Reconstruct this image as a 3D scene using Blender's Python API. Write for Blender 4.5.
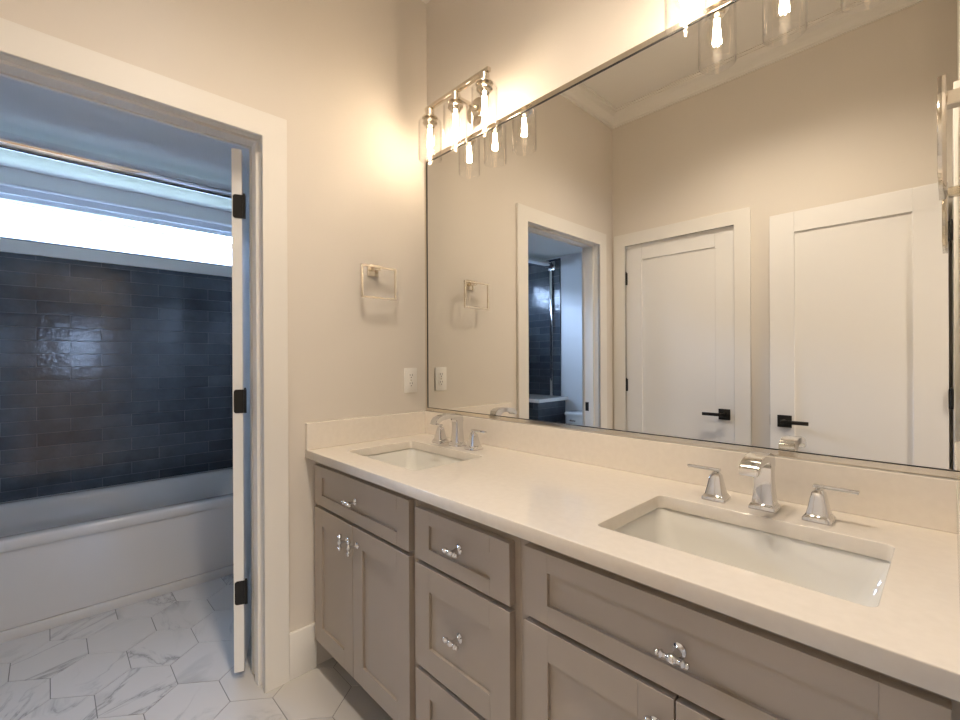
import bpy, bmesh, math, random
from mathutils import Vector, Matrix
random.seed(7)
for o in list(bpy.data.objects): bpy.data.objects.remove(o)
sc = bpy.context.scene
COL = sc.collection
PI = math.pi

# ------------------------------------------------------------------ camera
def make_camera():
    cd = bpy.data.cameras.new('camera'); cam = bpy.data.objects.new('camera', cd); COL.objects.link(cam)
    cd.sensor_width = 36.0; cd.lens = 450.27 / 960 * 36; cd.clip_start = 0.01; cd.clip_end = 200
    a, p, r = math.radians(46.2108), math.radians(0.0433), math.radians(-0.2713)
    fw = Vector((-math.sin(a) * math.cos(p), math.cos(a) * math.cos(p), -math.sin(p)))
    rt = Vector((math.cos(a), math.sin(a), 0)); up = rt.cross(fw)
    R = rt * math.cos(r) + up * math.sin(r); U = -rt * math.sin(r) + up * math.cos(r)
    m = Matrix(((R.x, U.x, -fw.x, 1.7613), (R.y, U.y, -fw.y, -1.3228), (R.z, U.z, -fw.z, 1.223), (0, 0, 0, 1)))
    cam.matrix_world = m
    sc.camera = cam
make_camera()

# ------------------------------------------------------------------ exposure, daylight
sc.view_settings.view_transform = 'Standard'; sc.view_settings.look = 'None'
sc.view_settings.gamma = 1.0; sc.view_settings.use_curve_mapping = False
sc.view_settings.exposure = 0.12
sc.cycles.use_denoising = True
sc.cycles.max_bounces = 14; sc.cycles.diffuse_bounces = 6; sc.cycles.glossy_bounces = 8
sc.cycles.transmission_bounces = 8; sc.cycles.transparent_max_bounces = 16
sc.cycles.caustics_reflective = False; sc.cycles.caustics_refractive = False
sc.cycles.sample_clamp_indirect = 6.0

w = bpy.data.worlds.new('daylight'); sc.world = w; w.use_nodes = True
bg = w.node_tree.nodes['Background']
bg.inputs[0].default_value = (0.48, 0.66, 1.0, 1); bg.inputs[1].default_value = 86.0

def portal(name, loc, rot, sx, sy):
    l = bpy.data.lights.new(name, 'AREA'); l.shape = 'RECTANGLE'; l.size = sx; l.size_y = sy
    l.cycles.is_portal = True
    o = bpy.data.objects.new(name, l); COL.objects.link(o); o.location = loc; o.rotation_euler = rot
    return o
portal('window_portal', (-2.03, -1.12, 2.06), (0, -PI / 2, 0), 0.36, 1.86)      # faces +x
portal('window_portal', (4.66, -0.875, 1.445), (0, PI / 2, 0), 0.27, 0.23)          # faces -x

BULB_COLOR = (1.0, 0.79, 0.57)
BULB_STRENGTH = 155.0
FILL_WATTS = 52.0  # added fill spots that brighten the vanity room
BEDROOM_FILL_WATTS = 290.0  # added fill spot in the unseen bedroom
FILL_GLOW = 8.0

# ------------------------------------------------------------------ materials
def new_mat(name, color=(.8, .8, .8), rough=.5, metal=0., **kw):
    m = bpy.data.materials.new(name); m.use_nodes = True
    b = m.node_tree.nodes['Principled BSDF']
    b.inputs['Base Color'].default_value = (*color, 1); b.inputs['Roughness'].default_value = rough
    b.inputs['Metallic'].default_value = metal
    for k, v in kw.items(): b.inputs[k.replace('_', ' ')].default_value = v
    return m
def nd(m, t, **kw):
    n = m.node_tree.nodes.new(t)
    for k, v in kw.items():
        if k.startswith('i_'): n.inputs[k[2:].replace('_', ' ')].default_value = v
        else: setattr(n, k, v)
    return n
def lk(m, a, b): m.node_tree.links.new(a, b)
def bsdf(m): return m.node_tree.nodes['Principled BSDF']
def add_noise_bump(m, scale, strength, dist=.002, detail=4):
    tc = nd(m, 'ShaderNodeTexCoord'); n = nd(m, 'ShaderNodeTexNoise', i_Scale=scale, i_Detail=detail)
    b = nd(m, 'ShaderNodeBump', i_Strength=strength, i_Distance=dist)
    lk(m, tc.outputs['Object'], n.inputs['Vector']); lk(m, n.outputs[0], b.inputs['Height']); lk(m, b.outputs[0], bsdf(m).inputs['Normal'])
    return n
def add_tone(m, c1, c2, scale, detail=3):
    tc = nd(m, 'ShaderNodeTexCoord'); n = nd(m, 'ShaderNodeTexNoise', i_Scale=scale, i_Detail=detail)
    r = nd(m, 'ShaderNodeValToRGB')
    r.color_ramp.elements[0].position = .3; r.color_ramp.elements[1].position = .7
    r.color_ramp.elements[0].color = (*c1, 1); r.color_ramp.elements[1].color = (*c2, 1)
    lk(m, tc.outputs['Object'], n.inputs['Vector']); lk(m, n.outputs[0], r.inputs[0]); lk(m, r.outputs[0], bsdf(m).inputs['Base Color'])

M = {}
M['wall'] = new_mat('wall_paint', (.70, .66, .60), .62); add_noise_bump(M['wall'], 260, .12, .0008)
add_tone(M['wall'], (.69, .645, .585), (.71, .665, .605), 1.5)
M['ceiling'] = new_mat('ceiling_paint', (.80, .78, .74), .8); add_noise_bump(M['ceiling'], 200, .1, .0008)
M['bath_wall'] = new_mat('bathroom_wall_paint', (.74, .745, .75), .6); add_noise_bump(M['bath_wall'], 260, .12, .0008)
M['trim'] = new_mat('trim_enamel', (.78, .76, .72), .48); add_noise_bump(M['trim'], 60, .015, .0004)
M['door'] = new_mat('door_enamel', (.80, .79, .77), .35); add_noise_bump(M['door'], 60, .04, .0006)
M['cabinet'] = new_mat('taupe_cabinet_enamel', (.37, .315, .26), .36); add_noise_bump(M['cabinet'], 90, .05, .0006)
add_tone(M['cabinet'], (.36, .31, .255), (.38, .325, .27), 6)
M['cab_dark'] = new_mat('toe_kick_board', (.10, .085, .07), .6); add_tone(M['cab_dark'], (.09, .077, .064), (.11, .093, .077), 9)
M['quartz'] = new_mat('cream_quartz', (.78, .73, .66), .10, Specular_IOR_Level=.6)
add_tone(M['quartz'], (.765, .715, .645), (.80, .75, .68), 55, 6)
M['porcelain'] = new_mat('white_porcelain', (.75, .745, .71), .06, Coat_Weight=.5); add_noise_bump(M['porcelain'], 8, .02, .002)
M['acrylic'] = new_mat('tub_acrylic', (.58, .55, .51), .14, Coat_Weight=.3); add_noise_bump(M['acrylic'], 6, .03, .003)
M['chrome'] = new_mat('polished_chrome', (.74, .74, .75), .05, 1.0); add_noise_bump(M['chrome'], 30, .01, .0005)
M['rail'] = new_mat('bright_rail_chrome', (.90, .91, .93), .06, 1.0); add_noise_bump(M['rail'], 30, .01, .0005)
M['nickel'] = new_mat('warm_polished_nickel', (.78, .72, .62), .12, 1.0); add_noise_bump(M['nickel'], 30, .01, .0005)
M['black'] = new_mat('matte_black_metal', (.012, .011, .010), .38, .3); add_noise_bump(M['black'], 120, .05, .0004)
M['plastic'] = new_mat('white_plastic', (.84, .82, .78), .3); add_noise_bump(M['plastic'], 120, .02, .0004)
M['slot'] = new_mat('socket_slot', (.03, .028, .025), .6); add_noise_bump(M['slot'], 120, .02, .0004)
M['mirror'] = new_mat('mirror_silver', (.90, .895, .86), .0, 1.0)
add_tone(M['mirror'], (.90, .893, .858), (.902, .896, .862), .8)
M['edge'] = new_mat('painted_dark_reflection', (.02, .018, .015), .3); add_noise_bump(M['edge'], 50, .02, .0004)  # black colour stands for a dark reflection in the bevel
M['vinyl'] = new_mat('window_vinyl', (.75, .78, .82), .3); add_noise_bump(M['vinyl'], 50, .02, .0004)
M['wood'] = new_mat('oak_floor', (.35, .24, .15), .4); add_tone(M['wood'], (.28, .19, .12), (.42, .30, .19), 5)
M['bedroom'] = new_mat('bedroom_paint', (.70, .67, .62), .6); add_noise_bump(M['bedroom'], 200, .1, .0008)
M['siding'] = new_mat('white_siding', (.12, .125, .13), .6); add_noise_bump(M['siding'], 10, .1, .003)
M['roofdark'] = new_mat('dark_flashing', (.002, .002, .002), .6); add_noise_bump(M['roofdark'], 10, .1, .003)
M['sillstone'] = new_mat('grey_sill_stone', (.30, .30, .31), .4); add_tone(M['sillstone'], (.28, .28, .29), (.33, .33, .34), 20)
M['ground'] = new_mat('outdoor_ground', (.22, .24, .16), .9); add_tone(M['ground'], (.07, .09, .05), (.11, .11, .08), 2)
M['leaf'] = new_mat('green_leaves', (.03, .04, .022), .6); add_tone(M['leaf'], (.022, .032, .016), (.045, .055, .032), 3)
M['bark'] = new_mat('grey_bark', (.22, .19, .16), .85); add_noise_bump(M['bark'], 30, .5, .01)

def thin_glass(name, tint=(1, 1, 1), edge=.5):
    m = bpy.data.materials.new(name); m.use_nodes = True; nt = m.node_tree; nt.nodes.clear()
    out = nt.nodes.new('ShaderNodeOutputMaterial'); mix = nt.nodes.new('ShaderNodeMixShader')
    tr = nt.nodes.new('ShaderNodeBsdfTransparent'); tr.inputs[0].default_value = (*tint, 1)
    gl = nt.nodes.new('ShaderNodeBsdfGlossy'); gl.inputs['Roughness'].default_value = .02
    lw = nt.nodes.new('ShaderNodeLayerWeight'); lw.inputs[0].default_value = .5
    pw = nt.nodes.new('ShaderNodeMath'); pw.operation = 'POWER'; pw.inputs[1].default_value = 4.5
    mr = nt.nodes.new('ShaderNodeMath'); mr.operation = 'MULTIPLY_ADD'; mr.inputs[1].default_value = edge; mr.inputs[2].default_value = .03
    n = nt.nodes.new('ShaderNodeTexNoise'); n.inputs['Scale'].default_value = 30
    b = nt.nodes.new('ShaderNodeBump'); b.inputs['Strength'].default_value = .05; b.inputs['Distance'].default_value = .001
    nt.links.new(n.outputs[0], b.inputs['Height']); nt.links.new(b.outputs[0], gl.inputs['Normal'])
    nt.links.new(lw.outputs['Facing'], pw.inputs[0]); nt.links.new(pw.outputs[0], mr.inputs[0]); nt.links.new(mr.outputs[0], mix.inputs[0])
    nt.links.new(tr.outputs[0], mix.inputs[1]); nt.links.new(gl.outputs[0], mix.inputs[2]); nt.links.new(mix.outputs[0], out.inputs[0])
    return m
M['shade'] = thin_glass('clear_shade_glass', (.995, .993, .99), .8)
M['bulb'] = thin_glass('clear_bulb_glass', (1, .99, .97), .2)
M['pane'] = thin_glass('window_glass', (.97, .985, 1.0), .8)

def emit(name, c, s):
    m = bpy.data.materials.new(name); m.use_nodes = True; nt = m.node_tree; nt.nodes.clear()
    out = nt.nodes.new('ShaderNodeOutputMaterial'); e = nt.nodes.new('ShaderNodeEmission')
    e.inputs[0].default_value = (*c, 1); e.inputs[1].default_value = s
    nt.links.new(e.outputs[0], out.inputs[0]); return m
M['fill_diffuser'] = emit('lit_fill_diffuser', (1.0, .87, .70), FILL_GLOW)  # glowing face of the added fill lamps
M['filament'] = emit('glowing_filament', BULB_COLOR, BULB_STRENGTH)

# glossy handmade subway tile, axis = the horizontal axis the courses run along
def tile_mat(name, axis):
    m = new_mat(name, (.05, .065, .08), .1, Coat_Weight=.4, Coat_Roughness=.05)
    tc = nd(m, 'ShaderNodeTexCoord'); sp = nd(m, 'ShaderNodeSeparateXYZ'); cb = nd(m, 'ShaderNodeCombineXYZ')
    lk(m, tc.outputs['Object'], sp.inputs[0]); lk(m, sp.outputs[axis], cb.inputs[0]); lk(m, sp.outputs[2], cb.inputs[1])
    mp = nd(m, 'ShaderNodeMapping'); mp.inputs['Location'].default_value = (.076, .0315, 0); lk(m, cb.outputs[0], mp.inputs[0])
    br = nd(m, 'ShaderNodeTexBrick', offset=.5, offset_frequency=2)
    br.inputs['Scale'].default_value = 1; br.inputs['Brick Width'].default_value = .288; br.inputs['Row Height'].default_value = .0765
    br.inputs['Mortar Size'].default_value = .0016; br.inputs['Mortar Smooth'].default_value = .3; br.inputs['Bias'].default_value = 0
    br.inputs['Color1'].default_value = (.040, .052, .066, 1); br.inputs['Color2'].default_value = (.078, .092, .108, 1)
    br.inputs['Mortar'].default_value = (.16, .175, .19, 1)
    lk(m, mp.outputs[0], br.inputs['Vector'])
    n = nd(m, 'ShaderNodeTexNoise', i_Scale=9, i_Detail=5, i_Roughness=.6); lk(m, tc.outputs['Object'], n.inputs['Vector'])
    mx = nd(m, 'ShaderNodeMixRGB', blend_type='MULTIPLY'); mx.inputs[0].default_value = .6
    r = nd(m, 'ShaderNodeValToRGB'); r.color_ramp.elements[0].position = .3; r.color_ramp.elements[1].position = .7
    r.color_ramp.elements[0].color = (.6, .6, .62, 1); r.color_ramp.elements[1].color = (1.3, 1.3, 1.3, 1)
    lk(m, n.outputs[0], r.inputs[0]); lk(m, br.outputs['Color'], mx.inputs[1]); lk(m, r.outputs[0], mx.inputs[2])
    lk(m, mx.outputs[0], bsdf(m).inputs['Base Color'])
    n2 = nd(m, 'ShaderNodeTexNoise', i_Scale=19, i_Detail=5, i_Roughness=.62); lk(m, tc.outputs['Object'], n2.inputs['Vector'])
    b1 = nd(m, 'ShaderNodeBump', i_Strength=.30, i_Distance=.0055); lk(m, n2.outputs[0], b1.inputs['Height'])
    inv = nd(m, 'ShaderNodeMath', operation='SUBTRACT'); inv.inputs[0].default_value = 1; lk(m, br.outputs['Fac'], inv.inputs[1])
    b2 = nd(m, 'ShaderNodeBump', i_Strength=.8, i_Distance=.002); lk(m, inv.outputs[0], b2.inputs['Height']); lk(m, b1.outputs[0], b2.inputs['Normal'])
    lk(m, b2.outputs[0], bsdf(m).inputs['Normal']); lk(m, b2.outputs[0], bsdf(m).inputs['Coat Normal'])
    return m
M['tile_y'] = tile_mat('slate_blue_subway_tile', 1)
M['tile_x'] = tile_mat('slate_blue_subway_tile_return', 0)

def marble_mat():
    m = new_mat('white_marble_hexagon', (.7, .7, .7), .22)
    tc = nd(m, 'ShaderNodeTexCoord'); at = nd(m, 'ShaderNodeAttribute', attribute_name='tile_tone')
    sc_ = nd(m, 'ShaderNodeVectorMath', operation='SCALE'); sc_.inputs['Scale'].default_value = 13.7; lk(m, at.outputs['Color'], sc_.inputs[0])
    # each tile carries its own cut of the stone: turned and shifted
    rot = nd(m, 'ShaderNodeVectorRotate', rotation_type='Z_AXIS'); ml = nd(m, 'ShaderNodeMath', operation='MULTIPLY'); ml.inputs[1].default_value = 1.5
    sx = nd(m, 'ShaderNodeSeparateColor'); lk(m, at.outputs['Color'], sx.inputs[0]); lk(m, sx.outputs[0], ml.inputs[0]); lk(m, ml.outputs[0], rot.inputs['Angle'])
    lk(m, tc.outputs['Object'], rot.inputs['Vector'])
    ad = nd(m, 'ShaderNodeVectorMath', operation='ADD'); lk(m, rot.outputs[0], ad.inputs[0]); lk(m, sc_.outputs[0], ad.inputs[1])
    mp = nd(m, 'ShaderNodeMapping'); mp.inputs['Scale'].default_value = (1.0, 2.6, 1); mp.inputs['Rotation'].default_value = (0, 0, -.6); lk(m, ad.outputs[0], mp.inputs[0])
    n1 = nd(m, 'ShaderNodeTexNoise', i_Scale=1.6, i_Detail=8, i_Roughness=.58, i_Distortion=.9); lk(m, mp.outputs[0], n1.inputs['Vector'])
    s = nd(m, 'ShaderNodeMath', operation='SUBTRACT'); s.inputs[1].default_value = .5; lk(m, n1.outputs[0], s.inputs[0])
    ab = nd(m, 'ShaderNodeMath', operation='ABSOLUTE'); lk(m, s.outputs[0], ab.inputs[0])
    r = nd(m, 'ShaderNodeValToRGB'); e = r.color_ramp.elements
    e[0].position = 0; e[0].color = (.75, .75, .75, 1); e[1].position = .032; e[1].color = (.0, .0, .0, 1)
    x = r.color_ramp.elements.new(.008); x.color = (.3, .3, .3, 1)
    lk(m, ab.outputs[0], r.inputs[0])
    n2 = nd(m, 'ShaderNodeTexNoise', i_Scale=2.2, i_Detail=6, i_Distortion=.6); lk(m, mp.outputs[0], n2.inputs['Vector'])
    r2 = nd(m, 'ShaderNodeValToRGB'); r2.color_ramp.elements[0].position = .57; r2.color_ramp.elements[1].position = .74
    r2.color_ramp.elements[0].color = (0, 0, 0, 1); r2.color_ramp.elements[1].color = (.55, .55, .55, 1); lk(m, n2.outputs[0], r2.inputs[0])
    gate = nd(m, 'ShaderNodeTexNoise', i_Scale=1.3, i_Detail=1); lk(m, ad.outputs[0], gate.inputs['Vector'])
    gr = nd(m, 'ShaderNodeValToRGB'); gr.color_ramp.elements[0].position = .50; gr.color_ramp.elements[1].position = .62; lk(m, gate.outputs[0], gr.inputs[0])
    g1 = nd(m, 'ShaderNodeMath', operation='MULTIPLY'); lk(m, r.outputs[0], g1.inputs[0]); lk(m, gr.outputs[0], g1.inputs[1])
    mx = nd(m, 'ShaderNodeMath', operation='ADD', use_clamp=True); lk(m, g1.outputs[0], mx.inputs[0]); lk(m, r2.outputs[0], mx.inputs[1])
    c = nd(m, 'ShaderNodeMixRGB'); c.inputs[1].default_value = (.54, .52, .495, 1); c.inputs[2].default_value = (.22, .215, .215, 1)
    lk(m, mx.outputs[0], c.inputs[0]); lk(m, c.outputs[0], bsdf(m).inputs['Base Color'])
    return m
M['marble'] = marble_mat()
M['grout'] = new_mat('grey_grout', (.17, .165, .16), .85); add_noise_bump(M['grout'], 300, .2, .0005)

# ------------------------------------------------------------------ geometry helpers
def finish(name, bm, mat, parent=None, smooth=False, angle=35):
    me = bpy.data.meshes.new(name)
    bmesh.ops.recalc_face_normals(bm, faces=bm.faces)
    bm.to_mesh(me); bm.free()
    for m in (mat if isinstance(mat, (list, tuple)) else [mat]): me.materials.append(M[m] if isinstance(m, str) else m)
    if smooth:
        for p in me.polygons: p.use_smooth = True
        try: me.set_sharp_from_angle(angle=math.radians(angle))
        except Exception: pass
    o = bpy.data.objects.new(name, me); COL.objects.link(o)
    if parent is not None:
        o.parent = parent
        o.matrix_parent_inverse = Matrix.Identity(4)
    return o
def box(bm, x0, x1, y0, y1, z0, z1, bev=0, seg=2, mi=0):
    before = set(bm.faces)
    v = [bm.verts.new((x, y, z)) for x in (x0, x1) for y in (y0, y1) for z in (z0, z1)]
    idx = [(0, 1, 3, 2), (4, 6, 7, 5), (0, 4, 5, 1), (2, 3, 7, 6), (0, 2, 6, 4), (1, 5, 7, 3)]
    fs = [bm.faces.new([v[i] for i in f]) for f in idx]
    if bev > 0:
        es = list({e for f in fs for e in f.edges})
        bmesh.ops.bevel(bm, geom=es, offset=bev, segments=seg, affect='EDGES', profile=.5)
    for f in bm.faces:
        if f not in before: f.material_index = mi
def boxobj(name, x0, x1, y0, y1, z0, z1, mat, parent=None, bev=0, seg=2):
    bm = bmesh.new(); box(bm, x0, x1, y0, y1, z0, z1, bev, seg); return finish(name, bm, mat, parent, smooth=bev > 0)
def ring_loft(bm, rings, close=True, cap0=True, cap1=True):
    vs = [[bm.verts.new(p) for p in r] for r in rings]
    n = len(rings[0])
    for a, b in zip(vs[:-1], vs[1:]):
        for i in range(n if close else n - 1):
            j = (i + 1) % n; bm.faces.new((a[i], a[j], b[j], b[i]))
    if cap0: bm.faces.new(vs[0][::-1])
    if cap1: bm.faces.new(vs[-1])
def lathe(bm, prof, origin=(0, 0, 0), axis='z', n=24, cap0=True, cap1=True):
    O = Vector(origin)
    def pt(r, h, t):
        c, s = r * math.cos(t), r * math.sin(t)
        if axis == 'z': return O + Vector((c, s, h))
        if axis == 'y': return O + Vector((c, h, s))
        return O + Vector((h, c, s))
    ring_loft(bm, [[pt(r, h, 2 * PI * i / n) for i in range(n)] for r, h in prof], True, cap0, cap1)
def rrect(cx, cy, hx, hy, r, z, seg=5):
    out = []
    for (sx, sy, a0) in ((1, 1, 0), (-1, 1, 90), (-1, -1, 180), (1, -1, 270)):
        for k in range(seg + 1):
            t = math.radians(a0 + 90 * k / seg)
            out.append((cx + sx * (hx - r) + r * math.cos(t), cy + sy * (hy - r) + r * math.sin(t), z))
    return out
def plate(name, outer, holes, depth, mat, parent=None, mw=None, bevel=0.0, smooth=False):
    """2D outline with holes in local XY, thickness 'depth' centred on local z=0, placed with matrix mw (baked)."""
    cu = bpy.data.curves.new('tmp', 'CURVE'); cu.dimensions = '2D'; cu.fill_mode = 'BOTH'
    cu.extrude = depth / 2 - bevel; cu.bevel_depth = bevel; cu.bevel_resolution = 2; cu.offset = -bevel
    for lp in [outer] + list(holes):
        s = cu.splines.new('POLY'); s.points.add(len(lp) - 1); s.use_cyclic_u = True
        for i, p in enumerate(lp): s.points[i].co = (p[0], p[1], 0, 1)
    ob = bpy.data.objects.new('tmp', cu); COL.objects.link(ob)
    dg = bpy.context.evaluated_depsgraph_get()
    me = bpy.data.meshes.new_from_object(ob.evaluated_get(dg))
    bpy.data.objects.remove(ob); bpy.data.curves.remove(cu)
    bm = bmesh.new(); bm.from_mesh(me); bpy.data.meshes.remove(me)
    bmesh.ops.remove_doubles(bm, verts=bm.verts, dist=1e-5)
    if mw is not None: bmesh.ops.transform(bm, matrix=mw, verts=bm.verts)
    for f in bm.faces: f.material_index = 0
    return finish(name, bm, mat, parent, smooth)
def mat_yz(x):   # local (a,b) -> world y=a, z=b at x
    return Matrix(((0, 0, 1, x), (1, 0, 0, 0), (0, 1, 0, 0), (0, 0, 0, 1)))
def mat_xz(y):
    return Matrix(((1, 0, 0, 0), (0, 0, -1, y), (0, 1, 0, 0), (0, 0, 0, 1)))
def rect(a0, a1, b0, b1): return [(a0, b0), (a1, b0), (a1, b1), (a0, b1)]
def tag(o, label=None, cat=None, group=None, kind=None):
    if label: o['label'] = label
    if cat: o['category'] = cat
    if group: o['group'] = group
    if kind: o['kind'] = kind
    return o
def S(o, label, cat): return tag(o, label, cat, kind='structure')
def empty(name, loc=(0, 0, 0), rz=0):
    o = bpy.data.objects.new(name, None); COL.objects.link(o); o.location = loc; o.rotation_euler = (0, 0, rz); o.empty_display_size = .05
    return o
def copy_tree(o, parent=None):
    c = o.copy(); COL.objects.link(c); c.parent = parent
    if parent is not None:
        c.matrix_parent_inverse = Matrix.Identity(4)
        for k in ('category', 'group'):
            if k in c: del c[k]
    for ch in list(o.children): copy_tree(ch, c)
    return c

# ------------------------------------------------------------------ room constants
bh0 = 2.75
W = 1.79; YB = .015; YF = -1.756; H = 3.05; TH = .12
BX = -1.87; BY0 = -2.60; BY1 = -.15; BH = 2.31
DO = (-1.553, -.7525, 2.0505)        # bathroom doorway (casing inner edges)
JT = .02

# ------------------------------------------------------------------ structure: walls
def wall_open(name, axis, pos, a0, a1, z1, op, mat, label):
    """wall slab centred at pos, with a doorway op=(a0,a1,top) cut from its foot"""
    if op is None: out = rect(a0, a1, 0, z1)
    else: out = [(a0, 0), (op[0], 0), (op[0], op[2]), (op[1], op[2]), (op[1], 0), (a1, 0), (a1, z1), (a0, z1)]
    mw = mat_yz(pos) if axis == 'x' else mat_xz(pos)
    return S(plate(name, out, [], TH, mat, None, mw), label, 'wall')
wall_open('wall_left', 'x', -TH / 2, YF - TH, YB + TH, H, (DO[0] - .025, DO[1] + .025, DO[2] + .025), 'wall', 'beige painted wall with the bathroom doorway')
wall_open('wall_back', 'y', YB + TH / 2, 0, W, H, None, 'wall', 'beige painted wall behind the long mirror')
wall_open('wall_front', 'y', YF - TH / 2, 0, W, H, (.085, .865, 2.065), 'wall', 'beige painted wall opposite the mirror with a closed white door')
wall_open('wall_right', 'x', W + TH / 2, YF - TH, YB + TH, H, (-1.68, -.915, 2.075), 'wall', 'beige painted wall with the entrance doorway')
boxes = boxobj
S(boxobj('ceiling', -TH, W + TH, YF - TH, YB + TH, H, H + .1, 'ceiling'), 'white flat ceiling of the vanity room', 'ceiling')
# bathroom beyond the doorway
wt = .14
S(plate('wall_tub_back', rect(BY0, BY1, 0, BH + .1), [rect(-2.05, -.19, 1.905, 2.222)], wt, 'bath_wall', None, mat_yz(BX - wt / 2)), 'pale wall above the tub with a wide high window', 'wall')
S(boxobj('wall_tub_right', BX - wt, -TH, BY1, BY1 + TH, 0, BH + .1, 'bath_wall'), 'pale end wall of the tub behind the open door', 'wall')
S(boxobj('wall_tub_left', BX - wt, -TH, BY0 - TH, BY0, 0, BH + .1, 'bath_wall'), 'pale wall behind the toilet', 'wall')
S(boxobj('wall_tub_front', -TH, 0, BY0 - TH, YF - TH, 0, BH + .1, 'bath_wall'), 'pale wall between bathroom and closet', 'wall')
S(boxobj('ceiling_tub', BX - wt, -TH, BY0 - TH, BY1 + TH, BH, BH + .1, 'ceiling'), 'low white ceiling above the tub', 'ceiling')

# tiled surfaces
S(boxobj('trim_tile_back', BX, BX + .010, BY0 + .001, BY1 - .001, .447, 1.832, 'tile_y'), 'glossy slate blue subway tile on the wall behind the tub', 'tile')
S(boxobj('trim_tile_left', BX + .011, -1.09, BY0, BY0 + .010, .447, 2.295, 'tile_x'), 'glossy slate blue subway tile on the tub end wall beside the toilet', 'tile')
S(boxobj('trim_tile_right', BX + .011, -1.09, BY1 - .010, BY1, .447, 2.295, 'tile_x'), 'slate blue subway tile on the tub end wall behind the open door', 'tile')

# floor with hexagon tiles
def make_floor():
    bm = bmesh.new(); box(bm, BX - wt, W + TH + .02, BY0 - TH, YB + TH, -.08, -.0015, mi=1)
    lay = bm.loops.layers.color.new('tile_tone')
    c0 = Vector((-.809, -1.0895)); e1 = Vector((.235, .1165)); e2 = Vector((.235, -.1165))
    g = .0016
    for i in range(-16, 17):
        for j in range(-16, 17):
            c = c0 + e1 * i + e2 * j
            if not (-1.45 < c.x < 1.95 and -2.75 < c.y < .15): continue
            rnd = (random.random(), random.random(), random.random(), 1)
            hx = [(.074 - g * .6, .1165 - g), (.161 - g * 1.25, 0), (.074 - g * .6, -.1165 + g), (-.074 + g * .6, -.1165 + g), (-.161 + g * 1.25, 0), (-.074 + g * .6, .1165 - g)]
            top = [bm.verts.new((min(c.x + a, W + TH + .02), c.y + b, 0)) for a, b in hx]
            bot = [bm.verts.new((min(c.x + a * 1.004, W + TH + .02), c.y + b * 1.004, -.0015)) for a, b in hx]
            fs = [bm.faces.new(top)] + [bm.faces.new((top[k], bot[k], bot[(k + 1) % 6], top[(k + 1) % 6])) for k in range(6)]
            for f in fs:
                f.material_index = 0
                for l in f.loops: l[lay] = rnd
    return finish('floor', bm, ['marble', 'grout'])
S(make_floor(), 'white marble hexagon tile floor with grey veins', 'floor')

# ------------------------------------------------------------------ trim: casings, jambs, baseboards, crown
def casing(name, axis, face, side, a0, a1, top, w, label, th=.018):
    """flat casing around an opening; a0<a1 inner edges; side = direction it stands off the wall"""
    out = [(a0 - w, 0), (a0, 0), (a0, top), (a1, top), (a1, 0), (a1 + w, 0), (a1 + w, top + w), (a0 - w, top + w)]
    mw = mat_yz(face + side * th / 2) if axis == 'x' else mat_xz(face + side * th / 2)
    return S(plate(name, out, [], th, 'trim', None, mw, bevel=.0015), label, 'door casing')
CW = .0885
casing('trim_1', 'x', 0, 1, DO[0], DO[1], DO[2], CW, 'flat white casing around the bathroom doorway')
casing('trim_2', 'x', -TH, -1, DO[0], DO[1], DO[2], CW, 'white casing on the bathroom side of the doorway')
casing('trim_3', 'y', YF, 1, .110, .840, 2.0505, CW, 'flat white casing around the closed door')
casing('trim_4', 'x', W, -1, -1.655, -.940, 2.0505, .088, 'flat white casing around the entrance doorway')
casing('trim_5', 'x', W + TH, 1, -1.655, -.940, 2.0505, .088, 'white casing on the bedroom side of the entrance')
def jamb(name, axis, p0, p1, a0, a1, top, stop, label, rv=.005):
    """lining of a doorway from p0 to p1 through the wall, with a stop strip"""
    bm = bmesh.new(); t = .019
    i0, i1, tp = a0 - rv, a1 + rv, top + rv
    def B(a_0, a_1, q0, q1, z0, z1):
        if axis == 'x': box(bm, q0, q1, a_0, a_1, z0, z1, .001, 1)
        else: box(bm, a_0, a_1, q0, q1, z0, z1, .001, 1)
    B(i0 - t, i0, p0, p1, 0, tp + t); B(i1, i1 + t, p0, p1, 0, tp + t); B(i0, i1, p0, p1, tp, tp + t)
    s0, s1 = stop
    B(i0, i0 + .011, s0, s1, 0, tp - .011); B(i1 - .011, i1, s0, s1, 0, tp - .011); B(i0, i1, s0, s1, tp - .011, tp)
    o = finish(name, bm, 'trim', None, True); return S(o, label, 'door jamb')
j1 = jamb('trim_6', 'x', -TH, 0, DO[0], DO[1], DO[2], (-.078, -.040), 'white jamb lining the bathroom doorway')
j2 = jamb('trim_7', 'y', YF - TH, YF, .110, .840, 2.0505, (YF - .085, YF - .045), 'white jamb lining the closed door')
j3 = jamb('trim_8', 'x', W, W + TH, -1.655, -.940, 2.0505, (W + .045, W + .08), 'white jamb lining the entrance doorway')
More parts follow.
